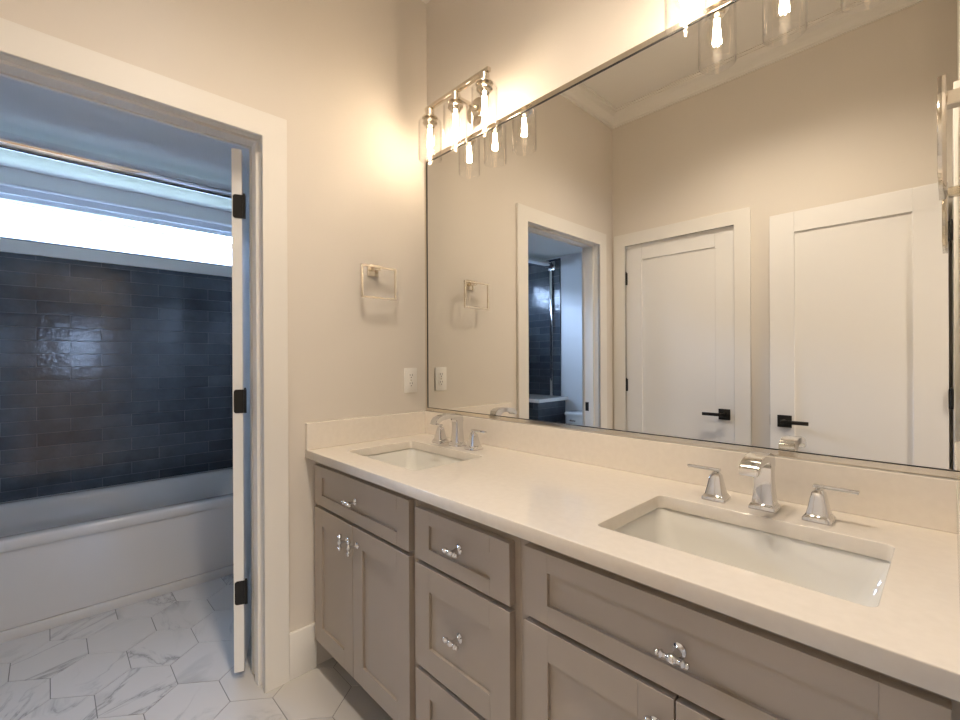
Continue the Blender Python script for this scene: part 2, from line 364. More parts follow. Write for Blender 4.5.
# strike plate on the bathroom jamb
def strike(parent, y):
    bm = bmesh.new(); box(bm, -.112, -.084, y, y + .0025, .84, .905, .001, 1)
    return finish('strike_plate', bm, 'black', parent)
strike(j1, DO[0] - .005 + .0005)
def baseboard(name, x0, x1, y0, y1, label, h=.177):
    bm = bmesh.new(); box(bm, x0, x1, y0, y1, .0, h, .003, 2); return S(finish(name, bm, 'trim', None, True), label, 'baseboard')
baseboard('baseboard_left', 0, .015, -.6635, -.555, 'white baseboard between doorway casing and vanity')
baseboard('baseboard_front', .9295, W - .11, YF, YF + .015, 'white baseboard below the wall opposite the mirror')
baseboard('baseboard_right', W - .015, W, -.85, -.575, 'white baseboard between entrance casing and vanity')
baseboard('baseboard_tub', -1.02, -TH - .001, BY0, BY0 + .015, 'white baseboard behind the toilet')
def crown():
    bm = bmesh.new()
    prof = [(0, 0), (.012, 0), (.014, .012), (.022, .018), (.030, .034), (.048, .056), (.066, .066), (.074, .070), (.076, .080), (.088, .082), (.088, .092), (0, .092)]
    z0 = H - .0926
    rings = []
    for (cx, cy, sx, sy) in ((0, YB, 1, -1), (0, YF, 1, 1), (W, YF, -1, 1), (W, YB, -1, -1)):
        rings.append([(cx + sx * d, cy + sy * d, z0 + h) for d, h in prof])
    rings.append(rings[0])
    ring_loft(bm, rings, True, False, False)
    bmesh.ops.remove_doubles(bm, verts=bm.verts, dist=1e-5)
    return S(finish('trim_9', bm, 'trim'), 'white crown moulding around the ceiling', 'crown moulding')
crown()

# ------------------------------------------------------------------ doors
def door_leaf(name, w, h, label, hinge_left=True):
    """single panel shaker leaf: local x 0..w from the hinge edge, y 0 (front) .. .035 (back), z 0..h"""
    root = empty(name); S(root, label, 'door')
    t = .035; st = .118; tr = .113; brl = .235; rec = .008
    bm = bmesh.new()
    box(bm, 0, st, 0, t, 0, h, .0015, 1); box(bm, w - st, w, 0, t, 0, h, .0015, 1)
    box(bm, st, w - st, 0, t, h - tr, h, .0012, 1); box(bm, st, w - st, 0, t, 0, brl, .0012, 1)
    finish('frame', bm, 'door', root, True)
    bm = bmesh.new(); box(bm, st - .002, w - st + .002, rec, t - rec, brl - .002, h - tr + .002); finish('panel', bm, 'door', root)
    return root
def lever(root, x, z, side, direction, t=.035):
    """black square rose with a straight lever; side -1 = front (y=0 face), +1 = back face"""
    y0 = 0 if side < 0 else t
    h = bpy.data.objects.new('handle', None)
    bm = bmesh.new()
    ya, yb = (y0 - .009, y0) if side < 0 else (y0, y0 + .009)
    box(bm, x - .034, x + .034, ya, yb, z - .034, z + .034, .002, 2)
    rose = finish('rose', bm, 'black', root, True)
    bm = bmesh.new()
    yc = y0 + side * .009
    lathe(bm, [(.011, 0), (.011, side * .036), (.009, side * .045)], (x, yc, z), 'y', 16)
    box(bm, min(x - .010 * direction, x + .118 * direction), max(x - .010 * direction, x + .118 * direction), min(yc + side * .034, yc + side * .046), max(yc + side * .034, yc + side * .046), z - .010, z + .010, .002, 2)
    finish('lever', bm, 'black', rose, True)
    return rose
def hinge(root, z, knuckle=(0, 0), on_edge=True):
    bm = bmesh.new()
    # plate let into the hinge edge (x=0 face), rounded at its inner corners
    lp = []
    r = .009; y0, y1 = .004, .036; z0, z1 = z - .045, z + .045
    lp = [(y1, z0), (y1, z1)]
    lp += [(y0 + r - r * math.sin(t), z1 - r + r * math.cos(t)) for t in [PI / 2 * k / 4 for k in range(5)]]
    lp += [(y0 + r - r * math.cos(t), z0 + r - r * math.sin(t)) for t in [PI / 2 * k / 4 for k in range(5)]]
    a = [bm.verts.new((-.0022, y, q)) for y, q in lp]; b = [bm.verts.new((0.0005, y, q)) for y, q in lp]
    bm.faces.new(a); bm.faces.new(b[::-1])
    for k in range(len(lp)): bm.faces.new((a[k], a[(k + 1) % len(lp)], b[(k + 1) % len(lp)], b[k]))
    lathe(bm, [(.0055, z0), (.0055, z1)], (-.003, .040, 0), 'z', 12)
    lathe(bm, [(.0035, z1), (.0045, z1 + .004), (.002, z1 + .007)], (-.003, .040, 0), 'z', 10)
    return finish('hinge', bm, 'black', root, True)

# bathroom door: opened past square into the bathroom, seen along its hinge edge
d = door_leaf('door_1', .790, 2.0, 'white bathroom door standing open, seen along its hinged edge')
# local x = away from hinge, local y=0 face is the one towards -y; world: x axis rotated to 180-21 deg
ang = math.radians(180 - 21.5)
# rotation by ang maps local +y to (-sin, cos)(ang) which points towards -y, so mirror by using local y flipped: hinge edge corner placement
d.rotation_euler = (0, 0, ang)
d.location = (-.127 + .035 * math.sin(math.radians(21.5)), -.785, .033)
for z in (.303, 1.035, 1.78): 
    bm = bmesh.new()
    r = .009; y0, y1 = -.003, .031; z0, z1 = z - .045, z + .045
    lp = [(y0, z0), (y0, z1)] + [(y1 - r + r * math.sin(t), z1 - r + r * math.cos(t)) for t in [PI / 2 * k / 4 for k in range(5)]] \
        + [(y1 - r + r * math.cos(t), z0 + r - r * math.sin(t)) for t in [PI / 2 * k / 4 for k in range(5)]]
    a = [bm.verts.new((-.0022, y, q)) for y, q in lp]; b = [bm.verts.new((.0004, y, q)) for y, q in lp]
    bm.faces.new(a); bm.faces.new(b[::-1])
    for k in range(len(lp)): bm.faces.new((a[k], a[(k + 1) % len(lp)], b[(k + 1) % len(lp)], b[k]))
    lathe(bm, [(.0055, z0), (.0055, z1)], (-.0015, -.0075, 0), 'z', 12)
    lathe(bm, [(.0035, z1), (.0045, z1 + .004), (.002, z1 + .007)], (-.0015, -.0075, 0), 'z', 10)
    finish('hinge', bm, 'black', d, True)
lever(d, .720, .862, 1, -1); lever(d, .720, .862, -1, -1)

# closed door opposite the mirror (front face towards +y => rotate 180 about z, hinge on the low x side)
d = door_leaf('door_2', .731, 2.039, 'closed white single panel door with black lever, opposite the mirror')
d.location = (.114, YF - .003, .012); d.rotation_euler = (0, 0, 0)
# local y=0 is the back here; lever on the local y=.035 side must face +y -> shift leaf back by its thickness
d.location = (.1095, YF - .041, .012)
lever(d, .666, .858, 1, -1)
for z in (.25, 1.02, 1.80):
    bm = bmesh.new(); lathe(bm, [(.0065, z - .045), (.0065, z + .045)], (.002, .044, 0), 'z', 12)
    lathe(bm, [(.004, z + .045), (.005, z + .049), (.002, z + .053)], (.002, .044, 0), 'z', 10)
    box(bm, .004, .010, .0352, .038, z - .045, z + .045); finish('hinge', bm, 'black', d, True)
bm = bmesh.new(); box(bm, .731, .7335, .008, .030, .83, .89, .0005, 1); finish('latch_plate', bm, 'black', d)

# entrance door: swung back against the wall opposite the mirror
d = door_leaf('door_3', .709, 2.022, 'white entrance door swung open flat beside the closed door, with black lever')
d.location = (1.758, -1.657, .012); d.rotation_euler = (0, 0, PI)   # local x -> -x, local y -> -y
lever(d, .638, .858, -1, -1); lever(d, .638, .858, 1, -1)
for z in (.25, 1.02, 1.79):
    bm = bmesh.new()
    lathe(bm, [(.006, z - .045), (.006, z + .045)], (-.0095, -.004, 0), 'z', 12)
    lathe(bm, [(.004, z + .045), (.005, z + .049), (.002, z + .053)], (-.0095, -.004, 0), 'z', 10)
    box(bm, -.0025, .0003, .0, .030, z - .045, z + .045, .0005, 1)
    box(bm, -.027, -.0095, .0, .004, z - .045, z + .045)
    finish('hinge', bm, 'black', d, True)
bm = bmesh.new(); box(bm, .709, .7115, .006, .028, .83, .89, .0005, 1); finish('latch_plate', bm, 'black', d)

# ------------------------------------------------------------------ vanity cabinets
FF = -.550; DF = -.570; CT = .839; CB = .105
def shaker(bm, x0, x1, z0, z1, rail=.062, y_back=FF, y_front=DF, rec=.008):
    sx = rail
    box(bm, x0, x0 + sx, y_front, y_back, z0, z1, .0007, 1); box(bm, x1 - sx, x1, y_front, y_back, z0, z1, .0007, 1)
    rz = min(rail, (z1 - z0) * .27)
    box(bm, x0 + sx, x1 - sx, y_front, y_back, z1 - rz, z1); box(bm, x0 + sx, x1 - sx, y_front, y_back, z0, z0 + rz)
    box(bm, x0 + sx - .001, x1 - sx + .001, y_front + rec, y_back, z0 + rz - .001, z1 - rz + .001)
def knob_mesh():
    bm = bmesh.new()   # T knob, base on y=0 standing out to -y, bar along x
    lathe(bm, [(.0125, 0), (.013, -.002), (.010, -.004), (.0065, -.006), (.0055, -.014), (.0055, -.026)], (0, 0, 0), 'y', 20)
    prof = [(.001, -.033), (.0045, -.032), (.006, -.0285), (.0045, -.0255), (.0065, -.0235), (.0078, -.021), (.0065, -.0185), (.0042, -.017), (.0038, -.010),
            (.0055, -.008), (.0075, -.005), (.0082, 0), (.0075, .005), (.0055, .008), (.0038, .010), (.0042, .017), (.0065, .0185), (.0078, .021), (.0065, .0235),
            (.0045, .0255), (.006, .0285), (.0045, .032), (.001, .033)]
    lathe(bm, prof, (0, -.031, 0), 'x', 18)
    bmesh.ops.scale(bm, vec=(.86, 1, 1), verts=bm.verts)
    return bm
KN = {}
def knob(parent, x, z, vertical=False):
    bm = knob_mesh()
    if vertical: bmesh.ops.rotate(bm, cent=(0, 0, 0), matrix=Matrix.Rotation(PI / 2, 3, 'Y'), verts=bm.verts)
    y = DF + .008 if not vertical else DF
    bmesh.ops.translate(bm, vec=(x, y, z), verts=bm.verts)
    return finish('knob', bm, 'chrome', parent, True, 60)
def carcass(root, x0, x1, openings):
    bm = bmesh.new()
    mx = [o for o in openings]
    finish_o = plate('body', [(x0, CB), (x1, CB), (x1, CT), (x0, CT)], [rect(*o) for o in mx], .02, 'cabinet', root, mat_xz(FF + .010))
    bm = bmesh.new()
    box(bm, x0, x0 + .016, FF + .020, .013, CB, CT); box(bm, x1 - .016, x1, FF + .020, .013, CB, CT)
    box(bm, x0 + .016, x1 - .016, FF + .020, .013, CB, CB + .016); box(bm, x0 + .016, x1 - .016, 0, .013, CB + .016, CT)
    finish('side_panels', bm, 'cabinet', root)
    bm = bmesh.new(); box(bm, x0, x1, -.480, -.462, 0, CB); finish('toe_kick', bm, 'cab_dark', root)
def sink_cabinet(x0, x1, d0, d1, split, label):
    root = empty('sink_cabinet', (0, 0, 0)); tag(root, label, 'cabinet', 'sink base cabinets under the countertop')
    carcass(root, x0, x1, [(d0 + .02, d1 - .02, .665 + .015, .785), (d0 + .02, d1 - .02, .15, .64)])
    bm = bmesh.new(); shaker(bm, d0, d1, .665, .815, .064)
    f = finish('drawer_front', bm, 'cabinet', root, True); knob(f, (d0 + d1) / 2 + (.010 if d0 > 1 else -.010), .735)
    for a, b, kx in ((d0, split - .0015, split - .032), (split + .0015, d1, split + .032)):
        bm = bmesh.new(); shaker(bm, a, b, .130, .652, .064)
        f = finish('door', bm, 'cabinet', root, True); knob(f, kx, .596, True)
    return root
sink_cabinet(.002, .690, .033, .674, .338, 'taupe sink cabinet in the left corner, two doors under one wide front')
sink_cabinet(1.087, 1.788, 1.112, 1.762, 1.442, 'taupe sink cabinet under the right sink, wide front above two doors')
root = empty('drawer_cabinet'); tag(root, 'narrow taupe cabinet of three drawers between the two sink cabinets', 'cabinet')
carcass(root, .692, 1.085, [(.725, 1.05, .68, .785), (.725, 1.05, .375, .63), (.725, 1.05, .15, .33)])
for z0, z1 in ((.662, .805), (.362, .648), (.130, .348)):
    bm = bmesh.new(); shaker(bm, .705, 1.069, z0, z1, .064)
    f = finish('drawer', bm, 'cabinet', root, True); knob(f, .887, (z0 + z1) / 2 + .002)

# ------------------------------------------------------------------ countertop, splashes
CZ = .871; CY = -.593
SK = ((.3625, 'left'), (1.4650, 'right'))
SHX, SY0, SY1 = .2245, -.486, -.180
root = empty('countertop', (0, 0, 0)); tag(root, 'long cream quartz countertop with two sink cut-outs and low splashes', 'countertop')
holes = [[(p[0], p[1]) for p in rrect(cx, (SY0 + SY1) / 2, SHX, (SY1 - SY0) / 2, .015, 0)] for cx, _ in SK]
plate('slab', rect(.001, W - .001, CY, YB - .0005), holes, CZ - CT, 'quartz', root, Matrix.Translation((0, 0, (CZ + CT) / 2)), bevel=.002)
boxobj('backsplash', .001, W - .001, -.018, YB - .0005, CZ, .977, 'quartz', root, .0015, 1)
boxobj('side_splash', .001, .020, CY, -.0185, CZ, .977, 'quartz', root, .0015, 1)
boxobj('side_splash', W - .020, W - .001, CY, -.0185, CZ, .977, 'quartz', root, .0015, 1)

# ------------------------------------------------------------------ sinks
def sink(cx, label):
    root = empty('sink', (cx, (SY0 + SY1) / 2, 0)); tag(root, label, 'sink', 'undermount sinks in the countertop')
    z = CT - .0006
    R = [(.262, .188, .03, z - .012), (.262, .188, .03, z), (.230, .160, .024, z), (.227, .157, .026, z - .006), (.219, .147, .038, z - .05), (.208, .138, .045, z - .09),
         (.188, .122, .055, z - .118), (.150, .095, .06, z - .134), (.05, .04, .035, z - .142), (.024, .024, .0235, z - .143)]
    bm = bmesh.new()
    rings = [rrect(0, 0, hx, hy, r, zz, 7) for hx, hy, r, zz in R]
    outer = [(.030, .030, .0295, z - .160), (.16, .105, .06, z - .150), (.205, .135, .06, z - .130), (.225, .150, .05, z - .095), (.235, .158, .04, z - .012), (.262, .188, .03, z - .012)]
    rings2 = [rrect(0, 0, hx, hy, r, zz, 7) for hx, hy, r, zz in outer]
    ring_loft(bm, rings + rings2, True, False, False) if 0 else ring_loft(bm, rings2[:-1] + rings, True, False, False)
    # close the drain throat
    a = rings[-1]; b = rings2[0]
    ring_loft(bm, [a, b], True, False, False)
    bmesh.ops.remove_doubles(bm, verts=bm.verts, dist=1e-5)
    finish('basin', bm, 'porcelain', root, True, 60)
    bm = bmesh.new(); lathe(bm, [(.0232, z - .150), (.0232, z - .1405), (.020, z - .1385), (.012, z - .1395), (.002, z - .1395)], (0, 0, 0), 'z', 24)
    finish('drain', bm, 'chrome', root, True)
    return root
sink(SK[0][0], 'white rectangular sink nearest the corner by the outlet')
sink(SK[1][0], 'white rectangular sink in front of the nearer chrome faucet')

# ------------------------------------------------------------------ faucets
def sq(hx, hy, z, cx=0, cy=0, r=.003): return rrect(cx, cy, hx, hy, r, z, 2)
def faucet(cx, label):
    root = empty('faucet', (cx, -.112, CZ + .0004)); tag(root, label, 'faucet', 'widespread chrome faucets')
    bm = bmesh.new()
    ring_loft(bm, [sq(.028, .026, 0), sq(.028, .026, .006), sq(.0245, .0225, .013), sq(.0225, .0205, .015), sq(.0195, .0175, .045), sq(.0178, .016, .075), sq(.0178, .0165, .098), sq(.0178, .0165, .112)])
    finish('spout_body', bm, 'chrome', root, True, 30)
    prof = [(.018, .098), (.018, .112), (.014, .123), (.002, .131), (-.025, .1345), (-.060, .1345), (-.092, .131), (-.112, .124), (-.124, .112), (-.126, .099),
            (-.110, .099), (-.106, .107), (-.094, .114), (-.060, .1185), (-.030, .117), (-.018, .108), (-.0165, .098)]
    bm = bmesh.new()
    hw = .0185
    L = [bm.verts.new((-hw, y, z)) for y, z in prof]; Rr = [bm.verts.new((hw, y, z)) for y, z in prof]
    bm.faces.new(L); bm.faces.new(Rr[::-1])
    for k in range(len(prof)): bm.faces.new((L[k], L[(k + 1) % len(prof)], Rr[(k + 1) % len(prof)], Rr[k]))
    bmesh.ops.bevel(bm, geom=[e for e in bm.edges if abs(e.verts[0].co.x - e.verts[1].co.x) < 1e-6], offset=.0018, segments=2, affect='EDGES')
    finish('spout', bm, 'chrome', root, True, 40)
    for s in (-1, 1):
        bm = bmesh.new(); ox = s * .104; oy = -.006
        ring_loft(bm, [sq(.0265, .0265, 0, ox, oy), sq(.0265, .0265, .006, ox, oy), sq(.0225, .0225, .013, ox, oy), sq(.0205, .0205, .015, ox, oy), sq(.0168, .0168, .033, ox, oy),
                       sq(.0138, .0138, .050, ox, oy), sq(.0120, .0120, .060, ox, oy), sq(.0070, .0070, .067, ox, oy, .002)])
        h = finish('handle', bm, 'chrome', root, True, 30)
        bm = bmesh.new()
        xa, xb = sorted((ox - s * .010, ox + s * .068))
        lathe(bm, [(.0065, .064), (.0065, .070)], (ox, oy, 0), 'z', 14)
        box(bm, xa, xb, oy - .0065, oy + .0065, .070, .0775, .002, 2)
        finish('lever', bm, 'chrome', h, True, 40)
    return root
faucet(.3625, 'chrome widespread faucet at the far sink beside the outlet')
faucet(1.4600, 'chrome widespread faucet at the nearer sink in front of mirror')

# ------------------------------------------------------------------ mirror
MX0, MX1, MZ0, MZ1 = .014, 1.786, .9925, 2.1765
root = empty('wall_mirror', (0, 0, 0)); tag(root, 'long rectangular mirror in thin chrome frame above the countertop', 'mirror')
fr = .013
bm = bmesh.new(); box(bm, MX0 - .002, MX1 + .002, 0, .012, MZ0 - .002, MZ1 + .002); finish('glass', bm, 'mirror', root)
plate('frame', rect(MX0 - fr, W - .0005, MZ0 - .0145, MZ1 + .019), [rect(MX0, MX1, MZ0, MZ1)], .017, 'nickel', root, mat_xz(.006), bevel=.0012)
plate('bevel_reflection_strip', rect(MX0 + .0002, MX1 - .0002, MZ0 + .0002, MZ1 - .0002), [rect(MX0 + .0045, MX1 - .004, MZ0 + .0022, MZ1 - .0045)], .0022, 'edge', root, mat_xz(-.0014))  # black strip paints the dark reflection along the mirror bevel

# ------------------------------------------------------------------ vanity lights
def vanity_light():
    root = empty('vanity_light', (0, 0, 0)); YA = -.116; ZB = 2.322
    bm = bmesh.new(); lathe(bm, [(.0575, YB), (.0585, YB - .004), (.056, YB - .014), (.030, YB - .017), (.002, YB - .018)], (0, 0, 2.285), 'y', 32)
    finish('wall_plate', bm, 'nickel', root, True, 40)
    bm = bmesh.new(); lathe(bm, [(.009, -.002), (.009, YA + .020)], (0, 0, 2.300), 'y', 16)
    lathe(bm, [(.015, -.005), (.012, -.012), (.009, -.016)], (0, 0, 2.300), 'y', 18)
    box(bm, -.009, .009, YA - .008, YA + .022, 2.291, 2.3135, .001, 1)
    finish('arm', bm, 'nickel', root, True, 40)
    bm = bmesh.new(); box(bm, -.197, .197, YA - .009, YA + .009, ZB - .008, ZB + .008, .0015, 2)
    finish('bar', bm, 'nickel', root, True, 40)
    for x in (-.170, 0, .170):
        O = (x, YA, 0)
        bm = bmesh.new()
        lathe(bm, [(.014, ZB - .008), (.0195, ZB - .010), (.0195, 2.284), (.032, 2.282), (.034, 2.279), (.034, 2.274), (.022, 2.270), (.022, 2.262), (.031, 2.260), (.0315, 2.255), (.022, 2.253), (.020, 2.240), (.016, 2.238)], O, 'z', 24)
        finish('socket', bm, 'nickel', root, True, 40)
        bm = bmesh.new(); R0 = .0505
        lathe(bm, [(.033, 2.2665), (.042, 2.2665), (R0 - .002, 2.264), (R0, 2.257), (R0, 2.098), (R0 - .0012, 2.0965), (R0 - .0026, 2.098), (R0 - .0026, 2.256), (R0 - .006, 2.2625), (.033, 2.2635)], O, 'z', 40, False, False)
        s = finish('lamp_shade', bm, 'shade', root, True, 40)
        bm = bmesh.new()
        lathe(bm, [(.0125, 2.2375), (.0135, 2.232), (.018, 2.222), (.0265, 2.200), (.0290, 2.183), (.0270, 2.166), (.019, 2.150), (.010, 2.143), (.001, 2.141)], O, 'z', 24, False, True)
        b = finish('bulb', bm, 'bulb', root, True, 60)
        bm = bmesh.new()
        for k in range(6):
            t = 2 * PI * k / 6
            p0 = Vector((x + .006 * math.cos(t), YA + .006 * math.sin(t), 2.230)); p1 = Vector((x + .0105 * math.cos(t + .5), YA + .0105 * math.sin(t + .5), 2.158))
            dvec = (p1 - p0); m = Matrix.Translation((p0 + p1) / 2) @ dvec.to_track_quat('Z', 'Y').to_matrix().to_4x4()
            bmesh.ops.create_cone(bm, segments=6, radius1=.0026, radius2=.0026, depth=dvec.length, cap_ends=True, matrix=m)
        finish('filament', bm, 'filament', b)
    return root
vl = vanity_light(); vl.location = (.364, 0, 0)
tag(vl, 'three-bulb chrome vanity light with clear glass shades, nearest the corner', 'wall light', 'three-bulb vanity lights above the mirror')
v2 = copy_tree(vl); v2.location = (1.455, 0, 0)
tag(v2, 'three-bulb vanity light above the nearer sink, cut by the top of the photo', 'wall light', 'three-bulb vanity lights above the mirror')

# ------------------------------------------------------------------ unseen ceiling spots added to brighten the rooms
def fill_light(x, y, z, watts, label):  # lamp added to lift brightness beyond what the wall lights give
    root = empty('added_fill_light', (x, y, z)); tag(root, label, 'ceiling light')
    bm = bmesh.new(); lathe(bm, [(.085, -.0005), (.085, -.005), (.070, -.007), (.062, -.0005)], (0, 0, 0), 'z', 40, False, False); finish('trim_ring', bm, 'ceiling', root, True, 40)
    bm = bmesh.new(); lathe(bm, [(.0615, -.0008), (.0615, -.003), (.05, -.0035), (.002, -.0035)], (0, 0, 0), 'z', 40, True, True); finish('fill_diffuser', bm, 'fill_diffuser', root, True, 60)
    l = bpy.data.lights.new('fill_beam', 'SPOT'); l.energy = watts; l.color = (1.0, .86, .70); l.spot_size = math.radians(136); l.spot_blend = 1.0; l.shadow_soft_size = .06
    o = bpy.data.objects.new('fill_beam', l); COL.objects.link(o); o.parent = root; o.location = (0, 0, -.075)
    return root
fill_light(.92, -.90, H, FILL_WATTS, 'unseen fill lamp added to the vanity room ceiling, nearer the bathroom doorway')
fill_light(1.26, -.90, H, FILL_WATTS, 'unseen fill lamp added to the vanity room ceiling, nearer the entrance')
fill_light(3.0, -1.2, bh0, BEDROOM_FILL_WATTS, 'unseen fill lamp added to the bedroom ceiling beyond the entrance')  # added lamp, its light spills in through the entrance

# ------------------------------------------------------------------ towel rings
def towel_ring(off=.0565):
    root = empty('towel_ring', (0, 0, 0))   # wall at x=0, standing out to +x, centre y=0, top z=0
    bm = bmesh.new(); box(bm, 0.0002, .010, -.026, .026, -.032, .020, .0015, 2); box(bm, .010, off - .005, -.011, .011, -.012, .010, .001, 1)
    finish('wall_plate', bm, 'nickel', root, True)
    y0, y1, z0, z1 = -.086, .086, -.136, .004
    plate('ring', rect(y0, y1, z0, z1), [rect(y0 + .008, y1 - .008, z0 + .008, z1 - .008)], .0095, 'nickel', root, mat_yz(off), bevel=.001)
    return root
tr = towel_ring(); tr.location = (0, -.290, 1.6235)
tag(tr, 'square nickel towel ring on the left wall above the outlet', 'towel ring', 'square towel rings')
t2 = towel_ring(.036); t2.location = (W, -.290, 1.632); t2.rotation_euler = (0, 0, PI)
tag(t2, 'square towel ring on the right wall, seen edge-on beside the mirror', 'towel ring', 'square towel rings')

# ------------------------------------------------------------------ outlet
root = empty('wall_outlet', (0, -.091, 1.128)); tag(root, 'white duplex outlet on the left wall above the side splash', 'outlet')
bm = bmesh.new(); box(bm, .0002, .006, -.036, .036, -.058, .058, .0025, 2); finish('cover_plate', bm, 'plastic', root, True)
for dz in (-.0195, .0195):
    bm = bmesh.new()
    lathe(bm, [(.0165, 0.006), (.0165, .0078), (.0155, .0082)], (0, 0, dz), 'x', 24)
    r_ = finish('socket', bm, 'plastic', root, True)
    bm = bmesh.new(); box(bm, .0082, .0086, -.0072, -.0050, dz + .0015, dz + .0095); box(bm, .0082, .0086, .0050, .0072, dz + .0005, dz + .0095)
    lathe(bm, [(.0027, .0082), (.0027, .0086)], (0, 0, dz - .0065), 'x', 12); finish('slots', bm, 'slot', r_)
bm = bmesh.new(); lathe(bm, [(.003, .006), (.003, .007), (.0015, .0074)], (0, 0, 0), 'x', 12); finish('screw', bm, 'nickel', root, True)

# ------------------------------------------------------------------ bathtub
def bathtub():
    x0, x1 = BX + .0012, -1.088; y0, y1 = -2.128, BY1 - .0015; zt = .445
    root = empty('bathtub', ((x0 + x1) / 2, (y0 + y1) / 2, 0)); tag(root, 'long white alcove bathtub below the high window', 'bathtub')
    cx, cy = 0, 0; HX, HY = (x1 - x0) / 2, (y1 - y0) / 2
    bm = bmesh.new()
    def r(hx, hy, rad, z, ox=0, oy=0, s=8): return rrect(ox, oy, hx, hy, rad, z, s)
    rings = [r(HX - .004, HY, .012, zt - .052), r(HX, HY, .012, zt - .045), r(HX, HY, .012, zt - .010), r(HX - .003, HY - .002, .012, zt - .003), r(HX - .010, HY - .008, .014, zt),
             r(HX - .066, HY - .085, .14, zt, -.004), r(HX - .076, HY - .096, .16, zt - .006, -.004), r(HX - .086, HY - .11, .17, zt - .03, -.004), r(HX - .105, HY - .14, .18, zt - .12, -.004),
             r(HX - .13, HY - .19, .18, zt - .26, -.004), r(HX - .155, HY - .24, .17, zt - .35, -.004), r(HX - .21, HY - .32, .14, zt - .385, -.004)]
    ring_loft(bm, rings, True, False, True)
    finish('basin', bm, 'acrylic', root, True, 50)
    bm = bmesh.new()
    box(bm, HX - .030, HX - .010, -HY, HY, .050, zt - .050, .002, 1)
    box(bm, HX - .030, HX - .001, -HY, HY, 0, .048, .003, 2)
    finish('apron', bm, 'acrylic', root, True)
    bm = bmesh.new(); lathe(bm, [(.028, zt - .3855), (.028, zt - .383), (.018, zt - .380), (.002, zt - .380)], (0, -.45, 0), 'z', 20); finish('drain', bm, 'chrome', root, True)
    # thin foot strip along the wall where the tub meets the tile
    return root
bathtub()

# shower rail
root = empty('shower_rail', (-1.195, 0, 0)); tag(root, 'thick chrome shower rail running across above the tub', 'shower rail')
bm = bmesh.new(); n = 28
rg = []
for y in (BY0 + .0105, BY1 - .0105):
    rg.append([(.037 * math.cos(2 * PI * k / n), y, 2.225 + .038 * math.sin(2 * PI * k / n)) for k in range(n)])
ring_loft(bm, rg); finish('rail', bm, 'rail', root, True, 50)
for y0_, y1_ in ((BY0 + .0101, BY0 + .020), (BY1 - .020, BY1 - .0101)):
    bm = bmesh.new(); box(bm, -.045, .045, y0_, y1_, 2.178, 2.272, .002, 2); finish('end_bracket', bm, 'chrome', root, True)
bm = bmesh.new(); box(bm, -.016, .016, BY0 + .0101, BY0 + .034, .836, 2.180, .003, 2); finish('wall_channel', bm, 'chrome', root, True)

# tiled ledge at the foot of the tub, toilet beside it
root = empty('tub_ledge', (-1.44, -2.36, 0)); tag(root, 'tiled ledge with white stone cap between tub and toilet, seen in the mirror', 'ledge')
S_ = boxobj
o = boxobj('body', BX + .0115 + 1.44, -1.03 + 1.44, BY0 + .011 + 2.36, -2.131 + 2.36, 0, .800, 'tile_x', root); 
o = boxobj('cap', BX + .0115 + 1.44, -.99 + 1.44, BY0 + .011 + 2.36, -2.10 + 2.36, .8005, .834, 'quartz', root, .002, 1)

def toilet(x, y):
    root = empty('toilet', (x, y, 0)); tag(root, 'white toilet beside the tiled ledge, its tank seen in the mirror', 'toilet')
    bm = bmesh.new(); ring_loft(bm, [rrect(0, .1, .175, .085, .03, .36, 4), rrect(0, .1, .195, .092, .03, .50, 4), rrect(0, .1, .205, .095, .03, .668, 4)])
    finish('tank', bm, 'porcelain', root, True, 50)
    bm = bmesh.new(); ring_loft(bm, [rrect(0, .1, .214, .103, .03, .669, 4), rrect(0, .1, .216, .105, .03, .690, 4), rrect(0, .1, .205, .095, .03, .703, 4)])
    finish('tank_lid', bm, 'porcelain', root, True, 50)
    bm = bmesh.new()
    def ov(hx, y0, y1, z): 
        return [(hx * math.cos(2 * PI * k / 28), (y0 + y1) / 2 + (y1 - y0) / 2 * math.sin(2 * PI * k / 28), z) for k in range(28)]
    ring_loft(bm, [ov(.12, .10, .56, 0), ov(.105, .10, .55, .10), ov(.13, .09, .60, .24), ov(.175, .08, .68, .36), ov(.18, .08, .70, .385)])
    finish('bowl', bm, 'porcelain', root, True, 50)
    bm = bmesh.new(); ring_loft(bm, [ov(.182, .205, .705, .386), ov(.186, .205, .71, .395), ov(.182, .205, .705, .412), ov(.15, .22, .68, .418)])
    finish('seat', bm, 'plastic', root, True, 50)
    bm = bmesh.new(); lathe(bm, [(.010, .195), (.010, .203)], (-.13, 0, .62), 'y', 14); box(bm, -.14, -.07, .203, .209, .613, .627, .002, 1); finish('flush_lever', bm, 'rail', root, True)
    return root
toilet(-.69, BY0 + .016)

# ------------------------------------------------------------------ bathroom window
WY0, WY1, WZ0, WZ1 = -2.05, -.19, 1.905, 2.222
root = empty('window_1', (0, 0, 0)); S(root, 'wide high window above the tub with white vinyl frame', 'window')
xo = BX - wt
plate('frame', rect(WY0, WY1, WZ0, WZ1), [rect(WY0 + .03, WY1 - .03, WZ0 + .012, WZ1 - .040)], .05, 'vinyl', root, mat_yz(xo + .042), bevel=.002)
plate('sash', rect(WY0 + .028, WY1 - .028, WZ0 + .010, WZ1 - .038), [rect(WY0 + .055, WY1 - .055, WZ0 + .026, WZ1 - .068)], .03, 'vinyl', root, mat_yz(xo + .030), bevel=.002)
boxobj('pane', xo + .028, xo + .032, WY0 + .054, WY1 - .054, WZ0 + .027, WZ1 - .057, 'pane', root)
plate('sill', rect(WY0 - .03, BY1 - .002, 1.833, 1.9045), [], .018, 'trim', root, mat_yz(BX + .0092), bevel=.002)
